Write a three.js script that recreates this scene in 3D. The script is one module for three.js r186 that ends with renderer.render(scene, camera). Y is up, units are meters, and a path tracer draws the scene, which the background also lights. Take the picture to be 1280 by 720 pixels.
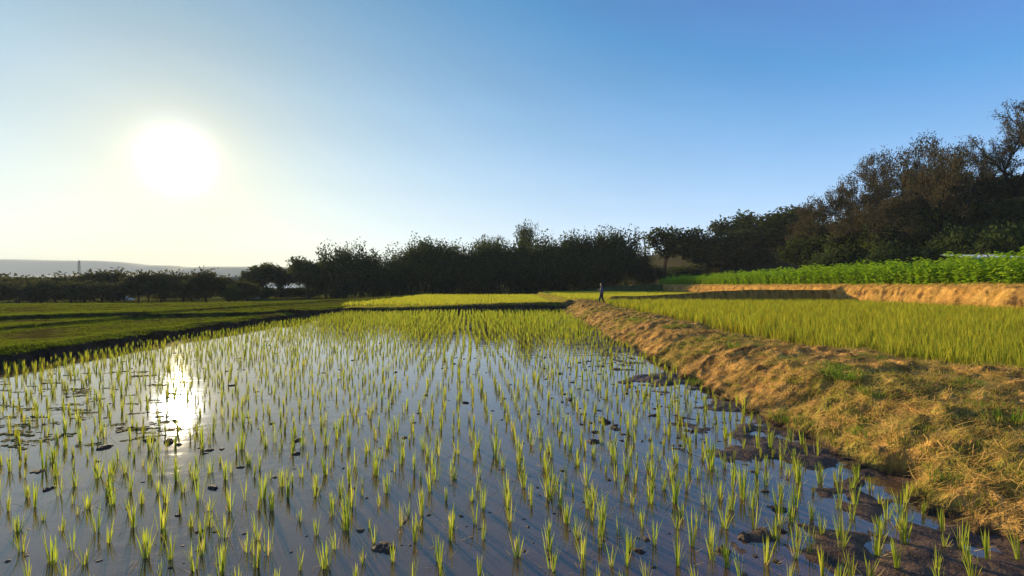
import * as THREE from 'three';
import { mergeGeometries, mergeVertices } from 'three/addons/utils/BufferGeometryUtils.js';
import { MarchingCubes } from 'three/addons/objects/MarchingCubes.js';

// ---------------------------------------------------------------- camera, sky, sun, exposure
const scene = new THREE.Scene();
const EYE = 2.0, FOC = 586, HOR = 356;            // eye height over the paddy water, focal length and horizon row in photo pixels
const camera = new THREE.PerspectiveCamera(2 * Math.atan(360 / FOC) * 180 / Math.PI, 1280 / 720, 0.1, 9000);
camera.position.set(0, EYE, 0);
camera.rotation.x = -Math.atan((360 - HOR) / FOC);
scene.add(camera);
const SUN = new THREE.Vector3(222 - 640, HOR - 203, -FOC).normalize();

const hash = (x, y, s) => { let h = Math.imul(x, 374761393) ^ Math.imul(y, 668265263) ^ Math.imul(s, 974634777); h = Math.imul(h ^ (h >>> 13), 1274126177); return ((h ^ (h >>> 16)) >>> 0) / 4294967296; };
const SKY = [[-0.14, 0.277, 0.221, 0.251, 0.479, -0.118, -0.344], [-0.06, 0.486, 0.043, 0.269, 0.341, -0.211, -0.427], [0.129, 0.716, -0.211, 0.128, 0.078, -0.397, -0.424]], FLOOR = [0.03, 0.09, 0.25];   // clear air: zenith, haze near the horizon, glow round the sun
function makeSky() {
  const W = 2048, H = 1024, data = new Float32Array(W * H * 4), D = 180 / Math.PI;
  for (let j = 0; j < H; j++) {
    const up = ((j + 0.5) / H - 0.5) * Math.PI, y = Math.sin(up), e = Math.max(0, up * D);
    const e7 = Math.exp(-e / 7), e18 = Math.exp(-e / 18);
    for (let i = 0; i < W; i++) {
      const a = ((i + 0.5) / W - 0.5) * 2 * Math.PI, x = Math.cos(a) * Math.cos(up), z = Math.sin(a) * Math.cos(up);
      const g = Math.acos(Math.min(1, x * SUN.x + y * SUN.y + z * SUN.z)) * D;
      const g40 = Math.exp(-g / 40), g10 = Math.exp(-g / 10), core = 5 * Math.exp(-g / 0.9) + 0.40 * Math.exp(-g / 7.5), inner = 22 * Math.exp(-((g / 1.15) ** 2));
      const veil = 1 + 0.10 * (fbm(x * 5 + y * 9, z * 5 - y * 6, 951, 4) - 0.5) + 0.07 * (fbm(x * 2 + z * 7, y * 26, 957, 3) - 0.5);   // thin uneven haze
      const k = (j * W + i) * 4, low = 1 + 0.25 * Math.exp(-e / 5);
      for (let c = 0; c < 3; c++) {
        const q = SKY[c], v = q[0] + q[1] * e18 + q[2] * e7 + g40 * (q[3] + q[4] * e18 + q[5] * e7) + q[6] * g10;
        data[k + c] = Math.max(FLOOR[c], v) * low * veil + core * [1.05, 0.96, 0.66][c] + inner;
      }
      data[k + 3] = 1;
    }
  }
  const t = new THREE.DataTexture(data, W, H, THREE.RGBAFormat, THREE.FloatType);
  t.mapping = THREE.EquirectangularReflectionMapping; t.magFilter = THREE.LinearFilter; t.needsUpdate = true;
  return t;
}
const skyTexture = makeSky();
scene.background = skyTexture; scene.environment = skyTexture;
const sun = new THREE.DirectionalLight(new THREE.Color().setRGB(1, 0.80, 0.46), 5);
sun.name = 'sun'; sun.position.copy(SUN).multiplyScalar(300);
sun.castShadow = true; sun.shadow.mapSize.set(4096, 4096);
Object.assign(sun.shadow.camera, { left: -110, right: 110, top: 60, bottom: -60, near: 1, far: 700 });
scene.add(sun, sun.target);
const renderer = new THREE.WebGLRenderer({ antialias: true });
renderer.setSize(1024, 576);
renderer.toneMapping = THREE.LinearToneMapping;
renderer.toneMappingExposure = 2.05;
renderer.shadowMap.enabled = true;
scene.fog = new THREE.FogExp2(new THREE.Color().setRGB(0.86, 0.95, 1.0), 0.0002);

// ---------------------------------------------------------------- helpers
function rng(seed) { let a = seed >>> 0; return () => { a = (a + 0x6D2B79F5) | 0; let t = Math.imul(a ^ (a >>> 15), 1 | a); t = (t + Math.imul(t ^ (t >>> 7), 61 | t)) ^ t; return ((t ^ (t >>> 14)) >>> 0) / 4294967296; }; }
function vnoise(x, y, s = 1, period = 0) {
  const ix = Math.floor(x), iy = Math.floor(y), fx = x - ix, fy = y - iy, u = fx * fx * (3 - 2 * fx), v = fy * fy * (3 - 2 * fy);
  const m = period ? (n) => ((n % period) + period) % period : (n) => n;
  const a = hash(m(ix), m(iy), s), b = hash(m(ix + 1), m(iy), s), c = hash(m(ix), m(iy + 1), s), d = hash(m(ix + 1), m(iy + 1), s);
  return a + (b - a) * u + (c - a) * v + (a - b - c + d) * u * v;
}
function fbm(x, y, s = 1, n = 4) { let t = 0, a = 0.5, k = 0; for (let i = 0; i < n; i++) { t += a * vnoise(x, y, s + i); k += a; x *= 2.03; y *= 2.03; a *= 0.5; } return t / k; }
const clamp = (x, a = 0, b = 1) => Math.min(b, Math.max(a, x));
const sstep = (a, b, x) => { const t = clamp((x - a) / (b - a)); return t * t * (3 - 2 * t); };
const mix = (a, b, t) => a + (b - a) * t;
const lerp3 = (a, b, t) => [mix(a[0], b[0], t), mix(a[1], b[1], t), mix(a[2], b[2], t)];
const pix = (px, d) => (px - 640) / FOC * d;                  // photo column -> x at depth d
const high = (py, d) => EYE - (py - HOR) / FOC * d;           // photo row -> height at depth d
const taken = {};
const numbered = (n) => { const k = taken[n] = (taken[n] ?? -1) + 1; return k ? n + '_' + String(k).padStart(3, '0') : n; };
function tag(o, label, category, group, kind) {
  if (label) o.userData.label = label; if (category) o.userData.category = category; if (group) o.userData.group = group; if (kind) o.userData.kind = kind;
  return o;
}
function mesh(name, geo, mat, parent) {
  const m = new THREE.Mesh(geo, mat); m.name = parent ? name : numbered(name); m.castShadow = m.receiveShadow = true; (parent ?? scene).add(m); return m;
}
function group(name, x = 0, y = 0, z = 0) { const g = new THREE.Group(); g.name = numbered(name); g.position.set(x, y, z); scene.add(g); return g; }
function geom(pos, idx, opt = {}) {
  const g = new THREE.BufferGeometry();
  g.setAttribute('position', new THREE.Float32BufferAttribute(pos, 3));
  if (idx) g.setIndex(idx);
  if (opt.color) g.setAttribute('color', new THREE.Float32BufferAttribute(opt.color, 3));
  if (opt.uv) g.setAttribute('uv', new THREE.Float32BufferAttribute(opt.uv, 2));
  if (opt.normal) g.setAttribute('normal', new THREE.Float32BufferAttribute(opt.normal, 3));
  else if (opt.smooth) g.computeVertexNormals();
  return g;
}
const std = (rgb, o = {}) => { const { physical, ...rest } = o; const m = physical ? new THREE.MeshPhysicalMaterial(rest) : new THREE.MeshStandardMaterial(rest); m.color.setRGB(...rgb); m.roughness = o.roughness ?? 0.9; return m; };
const leafMat = (o = {}) => new THREE.MeshPhysicalMaterial({ vertexColors: true, roughness: 1, transmission: 0.45, thickness: 0, side: THREE.DoubleSide, specularIntensity: 0.04, ...o });

// grain textures (tile; neutral colour)
function grainTexture(n, seed, lo, hi, cells) {
  const d = new Uint8Array(n * n * 4);
  for (let j = 0; j < n; j++) for (let i = 0; i < n; i++) {
    let t = 0, a = 0.5, k = 0, c = cells;
    for (let o = 0; o < 6; o++) { t += a * vnoise(i / n * c, j / n * c, seed + o, c); k += a; a *= 0.68; c *= 2; }
    const v = clamp(lo + (hi - lo) * clamp((t / k - 0.25) * 2), 0, 1) * 255;
    d.set([v, v, v, 255], (j * n + i) * 4);
  }
  const t = new THREE.DataTexture(d, n, n); t.wrapS = t.wrapT = THREE.RepeatWrapping; t.magFilter = THREE.LinearFilter; t.needsUpdate = true; return t;
}
const grain = grainTexture(512, 11, 0.35, 1, 8);
const grainBump = grainTexture(512, 31, 0, 1, 12);
function rippleTexture(n) {     // small wavelets, patchy
  const h = new Float32Array(n * n), r = rng(5), waves = [];
  for (let k = 0; k < 46; k++) {
    const f = 10 + Math.floor(r() ** 1.4 * 110), a = r() * Math.PI * 2;
    waves.push([Math.round(Math.cos(a) * f), Math.round(Math.sin(a) * f), r() * 6.28, 1 / Math.pow(f, 1.1)]);
  }
  const tau = 2 * Math.PI / n;
  for (let j = 0; j < n; j++) for (let i = 0; i < n; i++) {
    let s = 0; for (const [kx, ky, p, a] of waves) s += a * Math.sin((kx * i + ky * j) * tau + p);
    const patch = 0.12 + 1.2 * Math.max(0, vnoise(i / n * 7, j / n * 7, 77, 7) * 0.7 + vnoise(i / n * 19, j / n * 19, 78, 19) * 0.4 - 0.42);
    h[j * n + i] = s * patch;
  }
  const d = new Float32Array(n * n * 4);
  for (let k = 0; k < n * n; k++) { const v = 0.5 + h[k] * 1.0; d[k * 4] = d[k * 4 + 1] = d[k * 4 + 2] = v; d[k * 4 + 3] = 1; }
  const t = new THREE.DataTexture(d, n, n, THREE.RGBAFormat, THREE.FloatType); t.wrapS = t.wrapT = THREE.RepeatWrapping; t.magFilter = THREE.LinearFilter; t.needsUpdate = true; return t;
}

// ---------------------------------------------------------------- terrain
// d = distance in front of the camera (= -z). Levels follow the terraces of the photograph.
const AX0 = -12.6, AX1 = 3.3, AD1 = 34.8;         // flooded paddy
const BX0 = 7.2, BX1 = 28, BD1 = 41;              // planted paddy beyond the main bund
function obliqueBund(x, d) {                      // low bund crossing the left grass field
  const ax = -30, ad = 14.6, bx = -12.2, bd = 28.5, vx = bx - ax, vd = bd - ad, L = Math.hypot(vx, vd);
  const t = ((x - ax) * vx + (d - ad) * vd) / L, s = ((x - ax) * -vd + (d - ad) * vx) / L + 0.5 * (fbm(t * 0.35, 3, 8) - 0.5);
  return sstep(-8, 0.5, t) * (1 - sstep(L - 1, L + 2, t)) * (0.75 * sstep(-0.1, 0.12, s) * (1 - 0.6 * sstep(0, 9, s)) + 0.25 * Math.exp(-(((s - 0.3) / 0.25) ** 2)));
}
function landH(x, d) {
  const w = 0.35 * (fbm(x * 0.4, d * 0.4, 3) - 0.5), n1 = fbm(x * 1.3, d * 1.3, 21) - 0.5, n2 = fbm(x * 4, d * 4, 25, 3) - 0.5;
  const wob = 0.5 * (fbm(d * 0.3, 1.5, 61) - 0.5);
  let h;
  if (x < AX0 + 1.6) {
    h = mix(0.26, 0.34, sstep(-14, -20, x)) + 0.04 * sstep(-17, -21, x) + 0.1 * w + 0.03 * n2;
    h += 0.10 * Math.exp(-(((x + 13.3 + wob) / 0.5) ** 2)) * (0.6 + 1.2 * fbm(d * 0.8, 9, 4));
    h += 0.20 * obliqueBund(x, d);
    h += 0.10 * (sstep(0.1, -0.1, x + 18.6 + wob) * (1 - sstep(0, -9, x + 18.6)) + 0.3 * Math.exp(-(((x + 18.8 + wob) / 0.25) ** 2))) * sstep(15, 18, d) * (1 - sstep(50, 60, d));
    h -= 1.75 * sstep(30, 95, d) * sstep(-12, -42, x) + 0.012 * Math.max(0, -x - 45) * sstep(30, 60, d);
    h = mix(h, -0.09, sstep(AX0 - 0.12, AX0 + 0.2, x + wob * 0.8 + 0.6 * n1)) ;
    if (d > AD1) h = mix(h, 0.3, sstep(AX0 - 2, AX0 + 1.2, x));
  } else if (x < 5.2) {
    h = -0.085 + 0.12 * (fbm(x * 0.9, d * 0.9, 41) - 0.5) + 0.05 * n2;
    h += 0.088 * sstep(AX1 - 2.6, AX1 - 0.2, x - 0.5 * n1) * (1 - 0.5 * sstep(13, 22, d)) + (0.05 * n1 + 0.07 * n2) * sstep(0.3, 2, x) + 0.012 * sstep(6.5, 3.5, d) * sstep(0, 2, x) + 0.03 * sstep(16, 30, d);
  } else h = -0.1;
  if (x >= AX0 - 1 && x < 5.4 && d > 33) {          // bund behind the flooded paddy, then the next paddy
    const top = mix(0.30, 0.66, sstep(-11, 3, x)) + 0.10 * n1 + 0.06 * n2, dd = d + wob + 0.25 * n1;
    const back = 0.26;
    const prof = dd < 35.6 ? mix(h, top, sstep(34.6, 35.2, dd)) : mix(top, back, sstep(35.9, 37, dd));
    h = x < AX0 + 1.6 ? mix(h, prof, sstep(AX0 - 1, AX0 + 1.6, x)) : prof;
  }
  if (x >= 5.2 && x < 6.6 && d > 42) h = 0.4;
  if (x > 2.9 && x < 6.4 && d > 36) {               // thin bund between the two far paddies
    const k = Math.exp(-(((x - 4.4 + wob * 0.6) / 0.62) ** 2)) * (1 - sstep(72, 78, d));
    h = Math.max(h, mix(0.28, 0.85, k) + 0.05 * n1);
  }
  if (x >= 6.6) {
    h = d < 42 ? 0.34 : 0.52;
    h += 0.02 * n2;
    const top = mix(1.0, 1.55, sstep(10, 22, x)) + 0.12 * n1 + 0.05 * n2, dd = d + wob * 0.8 + 0.2 * n1;
    h = Math.max(h, top * sstep(40.4, 41.1, dd) * (1 - sstep(41.7, 42.8, dd)) * sstep(7.2, 9, x) );
    const bx = x + 0.35 * (fbm(d * 0.35, 5, 71) - 0.5) + 0.25 * n1;
    const bank = sstep(BX1 - 0.1, BX1 + 1.15, bx);
    h = mix(h, 1.93 + 0.05 * n2 + 0.06 * w + 0.10 * n1 * Math.exp(-(((x - 29.3) / 0.5) ** 2)), bank);
  }
  // beyond the paddies
  if (d > 68 && x > -16) {
    const far = mix(0.15, 1.9, sstep(8, 26, x)) - 1.2 * sstep(88, 118, d) * (1 - sstep(5, 20, x));
    const lip = 0.22 * Math.exp(-(((d - 73.5) / 0.8) ** 2)) * (x < 5 ? 1 : 0) + 0.2 * Math.exp(-(((d - 86.5) / 0.8) ** 2)) * (x > 5 ? 1 : 0);
    const start = x < 5 ? 72 : 85;
    if (x < BX1) h = mix(h, far, sstep(start, start + 1.2, d)) + lip;
  }
  // wooded hill on the right
  const hill = sstep(46, 100, x + (d - 60) * 0.10) * sstep(12, 45, d);
  h += hill * (16.5 + 2.5 * (fbm(x * 0.05, d * 0.05, 91) - 0.5));
  h += 5 * sstep(100, 220, x) * sstep(10, 60, d);
  return h;
}
function bundH(x, d) {                            // the broad main bund between the two paddies
  const wob = 0.55 * (fbm(d * 0.28, 2.2, 101) - 0.5), xx = x - wob;
  const end = sstep(36.5, 42.5, d);
  const l0 = AX1 - 0.4 - 0.22 * sstep(7, 4, d) + 0.35 * (fbm(d * 1.1, 4, 103) - 0.5), l1 = mix(5.15, 5.6, end), wide = 1.35 * sstep(12.5, 6.5, d), r0 = 6.45 + wide, r1 = 7.25 + wide;
  const left = mix(l0, l0 + 0.9, end);
  let h = mix(-0.22, 0.60 + 0.12 * sstep(25, 37, d), Math.pow(sstep(left, l1 + 0.2, xx), 0.85));
  h = mix(h, 0.2, sstep(r0, r1, xx));
  const onBund = sstep(left - 0.1, left + 0.5, xx);
  h += onBund * (0.20 * (fbm(x * 0.8, d * 0.8, 111) - 0.5) + 0.19 * (fbm(x * 2.6, d * 2.6, 115) - 0.5) + 0.16 * (fbm(x * 7, d * 7, 119, 3) - 0.5));
  const hole = Math.exp(-(((x - 3.95) / 0.28) ** 2) - (((d - 4.75) / 0.22) ** 2)); // eroded hollow at the toe
  h -= 0.3 * hole;
  return h - 0.5 * sstep(41, 44, d);
}
const inBund = (x, d) => x > 2.75 && x < 9.2 && d < 44;
const topH = (x, d) => inBund(x, d) ? Math.max(landH(x, d), bundH(x, d)) : landH(x, d);

function steps(list) { const out = []; for (const [a, b, s] of list) { const n = Math.max(1, Math.round((b - a) / s)); for (let i = 0; i < n; i++) out.push(a + (b - a) * i / n); } out.push(list[list.length - 1][1]); return out; }
function sheet(xs, ds, H, C, uvScale) {
  const pos = [], col = [], uv = [], idx = [], nx = xs.length;
  for (const d of ds) for (const x of xs) { const h = H(x, d); pos.push(x, h, -d); col.push(...C(x, d, h)); uv.push(x / uvScale, d / uvScale); }
  for (let j = 0; j < ds.length - 1; j++) for (let i = 0; i < nx - 1; i++) { const a = j * nx + i, b = a + 1, c = a + nx, e = c + 1; idx.push(a, b, e, a, e, c); }
  return geom(pos, idx, { color: col, uv, smooth: true });
}
const MUD = [0.060, 0.038, 0.025], GRASS = [0.105, 0.125, 0.013], GRASS2 = [0.15, 0.14, 0.02], SOIL = [0.55, 0.265, 0.07], STRAW = [0.65, 0.385, 0.10], DARKSOIL = [0.15, 0.08, 0.035];
function landColor(x, d, h) {
  const n = fbm(x * 0.7, d * 0.7, 201), m = fbm(x * 0.12, d * 0.12, 205), f = fbm(x * 3, d * 3, 209, 3);
  const grass = lerp3(GRASS, GRASS2, clamp(0.9 * n + 0.8 * m - 0.4));
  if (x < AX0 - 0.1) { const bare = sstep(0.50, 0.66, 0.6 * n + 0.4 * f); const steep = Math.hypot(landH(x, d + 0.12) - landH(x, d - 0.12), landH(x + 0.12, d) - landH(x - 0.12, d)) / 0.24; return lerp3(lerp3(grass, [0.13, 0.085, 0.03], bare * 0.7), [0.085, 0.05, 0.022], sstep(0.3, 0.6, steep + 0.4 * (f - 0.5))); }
  if (x < 5.4 && d < 35) return lerp3(MUD, [0.085, 0.055, 0.032], f);
  if (x > BX1 - 0.4 && x < 30.5) return lerp3(lerp3(SOIL, STRAW, n), DARKSOIL, sstep(0.58, 0.72, f));
  if (d > 33 && d < 37.3 && x < 5.4) return lerp3([0.20, 0.13, 0.05], grass, sstep(0.4, 0.6, n));
  if (x > 2.9 && x < 6.5 && d > 36 && d < 78) return lerp3(STRAW, GRASS2, sstep(0.35, 0.6, n));
  if (d > 40 && d < 43 && x > 7) return lerp3(SOIL, grass, 0.4);
  if (d < 72 || (x > 6 && x < BX1 && d < 85)) return lerp3(MUD, [0.09, 0.06, 0.03], f);
  if (x > 40) return lerp3([0.05, 0.045, 0.02], [0.09, 0.07, 0.035], n);
  return lerp3([0.06, 0.08, 0.018], [0.09, 0.085, 0.03], n);
}
const groundMat = new THREE.MeshPhysicalMaterial({ specularIntensity: 0, vertexColors: true, map: grain, bumpMap: grainBump, bumpScale: 0.02, roughness: 0.95 });
const gx = steps([[-3000, -300, 300], [-300, -60, 15], [-60, -30, 1.5], [-30, -14.5, 0.3], [-14.5, -11, 0.11], [-11, 2, 0.3], [2, 7.6, 0.2], [7.6, 27.4, 0.4], [27.4, 30, 0.1], [30, 48, 0.9], [48, 130, 3], [130, 300, 17], [300, 3000, 300]]);
const gd = steps([[-40, -6, 4], [-6, 6, 0.3], [6, 33, 0.18], [33, 44, 0.14], [44, 90, 0.4], [90, 140, 2.5], [140, 400, 20], [400, 2600, 200]]);
const underMud = (x, d) => landH(x, d) - 0.3 * sstep(-0.9, -0.4, x) * (1 - sstep(4.6, 4.8, x)) * (1 - sstep(32, 32.5, d));   // the wet mud sheet lies over this
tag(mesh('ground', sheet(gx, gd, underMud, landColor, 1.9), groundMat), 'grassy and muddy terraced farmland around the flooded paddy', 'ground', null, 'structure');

function bundColor(x, d, h) {
  const n = fbm(x * 1.1, d * 1.1, 301), f = fbm(x * 5, d * 5, 305, 3), g = fbm(x * 0.6, d * 0.6, 311);
  let c = lerp3(SOIL, STRAW, clamp(1.6 * n - 0.3));
  c = lerp3(c, DARKSOIL, 0.75 * sstep(0.56, 0.70, f));
  c = lerp3(c, [0.24, 0.22, 0.03], 0.7 * sstep(0.53, 0.63, g) * sstep(0.35, 0.6, f + 0.1));
  if (h < 0.09) c = lerp3(c, MUD, sstep(0.10, 0.02, h + 0.05 * (f - 0.5)));   // wet mud at the water's edge
  return c;
}
const bundMat = new THREE.MeshPhysicalMaterial({ specularIntensity: 0.2, vertexColors: true, map: grain, bumpMap: grainBump, bumpScale: 0.03, roughness: 0.95 });
tag(mesh('earth_bund', sheet(steps([[2.75, 9.2, 0.05]]), steps([[-3, 12, 0.05], [12, 22, 0.09], [22, 44, 0.15]]), bundH, bundColor, 1.3), bundMat), 'broad earth bund covered in dry straw between the two paddies', 'bund', null, 'structure');

const mudH = (x, d) => landH(x, d) + 0.045 * (fbm(x * 9, d * 9, 811, 3) - 0.5);
const mudMat = new THREE.MeshPhysicalMaterial({ vertexColors: true, map: grain, bumpMap: grainBump, bumpScale: 0.012, roughness: 0.5, specularIntensity: 0.32 });
tag(mesh('paddy_mud', sheet(steps([[-0.85, 4.7, 0.05]]), steps([[0.5, 12, 0.07], [12, 32.2, 0.14]]), mudH, (x, d) => lerp3([0.085, 0.048, 0.028], [0.15, 0.09, 0.052], fbm(x * 2.5, d * 2.5, 821)), 0.8), mudMat), 'wet brown mud rising out of the shallow paddy water along the bund', 'mud', null, 'structure');
// water
const ripples = rippleTexture(1024);
const waterMat = std([0.10, 0.056, 0.032], { physical: true, roughness: 0.03, ior: 2.0, bumpMap: ripples, bumpScale: 0.006 });
function waterSheet(x0, x1, d0, d1, y, name, label) {
  const g = geom([x0, y, -d0, x1, y, -d0, x1, y, -d1, x0, y, -d1], [0, 1, 2, 0, 2, 3], { uv: [x0 / 5, d0 / 5, x1 / 5, d0 / 5, x1 / 5, d1 / 5, x0 / 5, d1 / 5], normal: [0, 1, 0, 0, 1, 0, 0, 1, 0, 0, 1, 0] });
  tag(mesh(name, g, waterMat), label, 'water', null, 'structure');
}
waterSheet(-13.4, 5.0, -30, 35.4, 0, 'paddy_water', 'muddy still water of the flooded paddy mirroring the sky');
waterSheet(7.0, 28.3, -3, 41.2, 0.37, 'paddy_water', 'shallow water under the tall rice beside the main bund');

// far hills
function hills(d0, d1, ridge, amp, name, label, seed) {
  const xs = [], ds = [];
  for (let px = -700; px <= 900; px += 10) xs.push(pix(px, d1)); for (let i = 0; i <= 14; i++) ds.push(mix(d0, d1 + (d1 - d0), i / 14));
  const H = (x, d) => { const px = x / d1 * FOC + 640, u = (d - d0) / (d1 - d0), k = u < 1 ? Math.pow(sstep(0, 1, u), 0.8) : 1 - sstep(1, 2, u); return -8 + k * ((EYE + 8 + (HOR - ridge(px)) / FOC * d1) + amp * (fbm(x * 0.004, d * 0.004, seed) - 0.5)); };
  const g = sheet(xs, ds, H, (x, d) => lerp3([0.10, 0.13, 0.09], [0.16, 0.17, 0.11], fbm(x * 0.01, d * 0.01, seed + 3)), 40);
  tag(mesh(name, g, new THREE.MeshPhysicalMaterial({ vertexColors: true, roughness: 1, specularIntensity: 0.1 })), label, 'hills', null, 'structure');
}
const curve = (pts) => (x) => { if (x <= pts[0][0]) return pts[0][1]; for (let i = 1; i < pts.length; i++) if (x <= pts[i][0]) return mix(pts[i - 1][1], pts[i][1], sstep(pts[i - 1][0], pts[i][0], x)); return pts[pts.length - 1][1]; };
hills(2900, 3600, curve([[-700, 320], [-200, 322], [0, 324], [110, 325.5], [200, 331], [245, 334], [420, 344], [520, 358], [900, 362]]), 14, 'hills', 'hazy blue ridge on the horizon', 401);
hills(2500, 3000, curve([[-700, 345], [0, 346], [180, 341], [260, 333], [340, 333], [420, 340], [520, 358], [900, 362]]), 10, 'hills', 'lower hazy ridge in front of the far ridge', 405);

// ---------------------------------------------------------------- rice
function blades(list) {                           // list of [base, yaw, lean, bend, length, width, colour]
  const pos = [], idx = [], col = [];
  for (const [b, yaw, lean, bend, len, wid, c] of list) {
    const S = 4, cx = Math.cos(yaw), cz = Math.sin(yaw); let x = b[0], y = b[1], z = b[2], a = lean;
    for (let k = 0; k < S; k++) {
      const t = k / S, w = wid * (k === 0 ? 0.55 : 1 - 0.55 * t * t) / 2, n = pos.length / 3;
      pos.push(x - cz * w, y, z + cx * w, x + cz * w, y, z - cx * w); col.push(...c, ...c);
      const s = len / S; x += Math.sin(a) * cx * s; z += Math.sin(a) * cz * s; y += Math.cos(a) * s; a += bend / S;
      if (k < S - 1) idx.push(n, n + 1, n + 3, n, n + 3, n + 2); else { idx.push(n, n + 1, n + 2); pos.push(x, y, z); col.push(...c); }
    }
  }
  return geom(pos, idx, { color: col });
}
const GREENS = [[0.38, 0.42, 0.042], [0.32, 0.39, 0.036], [0.44, 0.44, 0.055], [0.25, 0.34, 0.03]], DRY = [0.50, 0.38, 0.14];
function riceHill(seed, n, h, w, spread, rad, dry, greens = GREENS) {
  const r = rng(seed), list = [];
  for (let i = 0; i < n; i++) {
    const a = r() * 6.283, isDry = r() < dry, q = rad * Math.sqrt(r()), g = greens[Math.floor(r() * greens.length)], v = 0.8 + 0.4 * r();
    const lean = isDry && r() < 0.6 ? 0.5 + 0.7 * r() : Math.abs(r() + r() - 1) * spread;
    list.push([[Math.cos(a) * q, -0.03, Math.sin(a) * q], a + (r() - 0.5), lean, (r() - 0.2) * 0.55, h * (0.45 + 0.55 * Math.pow(r(), 0.7)) * (isDry ? 0.75 : 1), w * (0.75 + 0.5 * r()), (isDry ? DRY : g).map((c) => c * v)]);
  }
  return blades(list);
}
const riceMat = leafMat({ transmission: 0.5 });
const inFrame = (x, y, d, m = 0) => { const px = x / d * FOC + 640, py = HOR - (y - EYE) / d * FOC; return d > 0.5 && px > -m && px < 1280 + m && py < 720 + m; };
function spread(seed, x0, x1, d0, d1, step, turn, jitter, keep) {      // hand-set rows with jitter
  const r = rng(seed), out = [], cx = (x0 + x1) / 2, cd = (d0 + d1) / 2, R = Math.hypot(x1 - x0, d1 - d0) / 2 + 1, c = Math.cos(turn), s = Math.sin(turn);
  for (let u = -R; u < R; u += step) for (let v = -R; v < R; v += step * 1.05) {
    const uu = u + (r() - 0.5) * jitter + 0.18 * (vnoise(v * 0.4, u * 3.1, 7) - 0.5), vv = v + (r() - 0.5) * jitter, x = cx + uu * c - vv * s, d = cd + uu * s + vv * c, q = r(), e = r();
    if (x > x0 && x < x1 && d > d0 && d < d1 && keep(x, d, q)) out.push({ x, d, q, e, yaw: r() * 6.283, s: 0.72 + 0.5 * r() });
  }
  return out;
}
function plantAll(spots, base, variants, mat, count, name, label, category, grp, stuffName, stuffLabel, tint) {
  const shown = spots.map((p) => ({ ...p, y: base(p.x, p.d) })).filter((p) => inFrame(p.x, p.y + 0.15, p.d, 60));
  const near = shown.filter((p) => inFrame(p.x, p.y + 0.05, p.d, -4)).sort((a, b) => b.s / b.d - a.s / a.d).slice(0, count), set = new Set(near);
  near.forEach((p, i) => {
    const m = mesh(name, variants[i % variants.length], mat); m.position.set(p.x, p.y, -p.d); m.rotation.set(p.tilt ? p.tilt[0] : 0, p.yaw, p.tilt ? p.tilt[1] : 0); m.scale.setScalar(p.s);
    tag(m, label, category, grp);
  });
  const rest = shown.filter((p) => !set.has(p)), im = new THREE.InstancedMesh(variants[0], mat, rest.length), M = new THREE.Matrix4(), q = new THREE.Quaternion(), up = new THREE.Vector3(0, 1, 0), c = new THREE.Color();
  rest.forEach((p, i) => {
    im.setMatrixAt(i, M.compose(new THREE.Vector3(p.x, p.y, -p.d), q.setFromAxisAngle(up, p.yaw), new THREE.Vector3(p.s, p.s, p.s)));
    const v = 0.8 + 0.4 * p.e; im.setColorAt(i, c.setRGB(v * (0.9 + 0.25 * p.q), v, v * 0.9));
  });
  im.name = numbered(stuffName); im.castShadow = im.receiveShadow = true; tag(im, stuffLabel, category, null, 'stuff'); scene.add(im);
}
const seedlings = [...Array(24)].map((_, i) => riceHill(1000 + i, 10 + (i * 5) % 14, 0.235 + 0.018 * (i % 5), 0.0075, 0.22 + 0.06 * (i % 4), 0.014 + 0.006 * (i % 3), 0.08 + 0.08 * (i % 4)));
const paddyHills = spread(12, AX0 + 0.25, AX1 + 0.35, 1.5, 34.4, 0.222, 0.10, 0.10, (x, d, q) => {
  if (x > AX1 - 0.2 && bundH(x, d) > 0.07) return false;
  const thin = fbm(x * 0.5, d * 0.5, 501);
  return q > 0.20 - 0.15 * Math.max(sstep(0, 2, x), sstep(15, 21, d)) + 0.4 * sstep(0.58, 0.7, thin) * (1 - sstep(9, 14, d));
});
for (const p of paddyHills) p.s *= 0.9 + 0.25 * p.e * p.e, p.s *= 1 + 0.4 * sstep(14, 26, p.d) * sstep(-10, -4, p.x);
plantAll(paddyHills, (x, d) => Math.max(-0.01, topH(x, d) + 0.005), seedlings, riceMat, 300, 'rice_seedling', 'small yellow green rice seedling rising from the flooded paddy water', 'rice seedling', 'seedlings planted in the flooded paddy', 'rice_seedling_stand', 'young rice seedlings covering the farther part of the flooded paddy');
const TALL = [[0.40, 0.37, 0.03], [0.32, 0.34, 0.026], [0.46, 0.40, 0.04], [0.22, 0.26, 0.025]];
const tallRice = [...Array(6)].map((_, i) => riceHill(2000 + i, 26, 0.56, 0.012, 0.30, 0.045, 0.06, TALL));
plantAll(spread(22, 7.35, 28.0, 3.5, 40.6, 0.29, 0.06, 0.10, (x, d, q) => q > 0.05 && landH(x, d) < 0.6 && (x > 9.2 || bundH(x, d) < 0.40)), () => 0.36, tallRice, riceMat, 300, 'rice_clump', 'tall leafy clump of rice in the paddy beyond the main bund', 'rice clump', 'tall clumps in the right hand rice paddy', 'tall_rice_stand', 'dense tall rice filling the paddy beyond the main bund');
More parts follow.
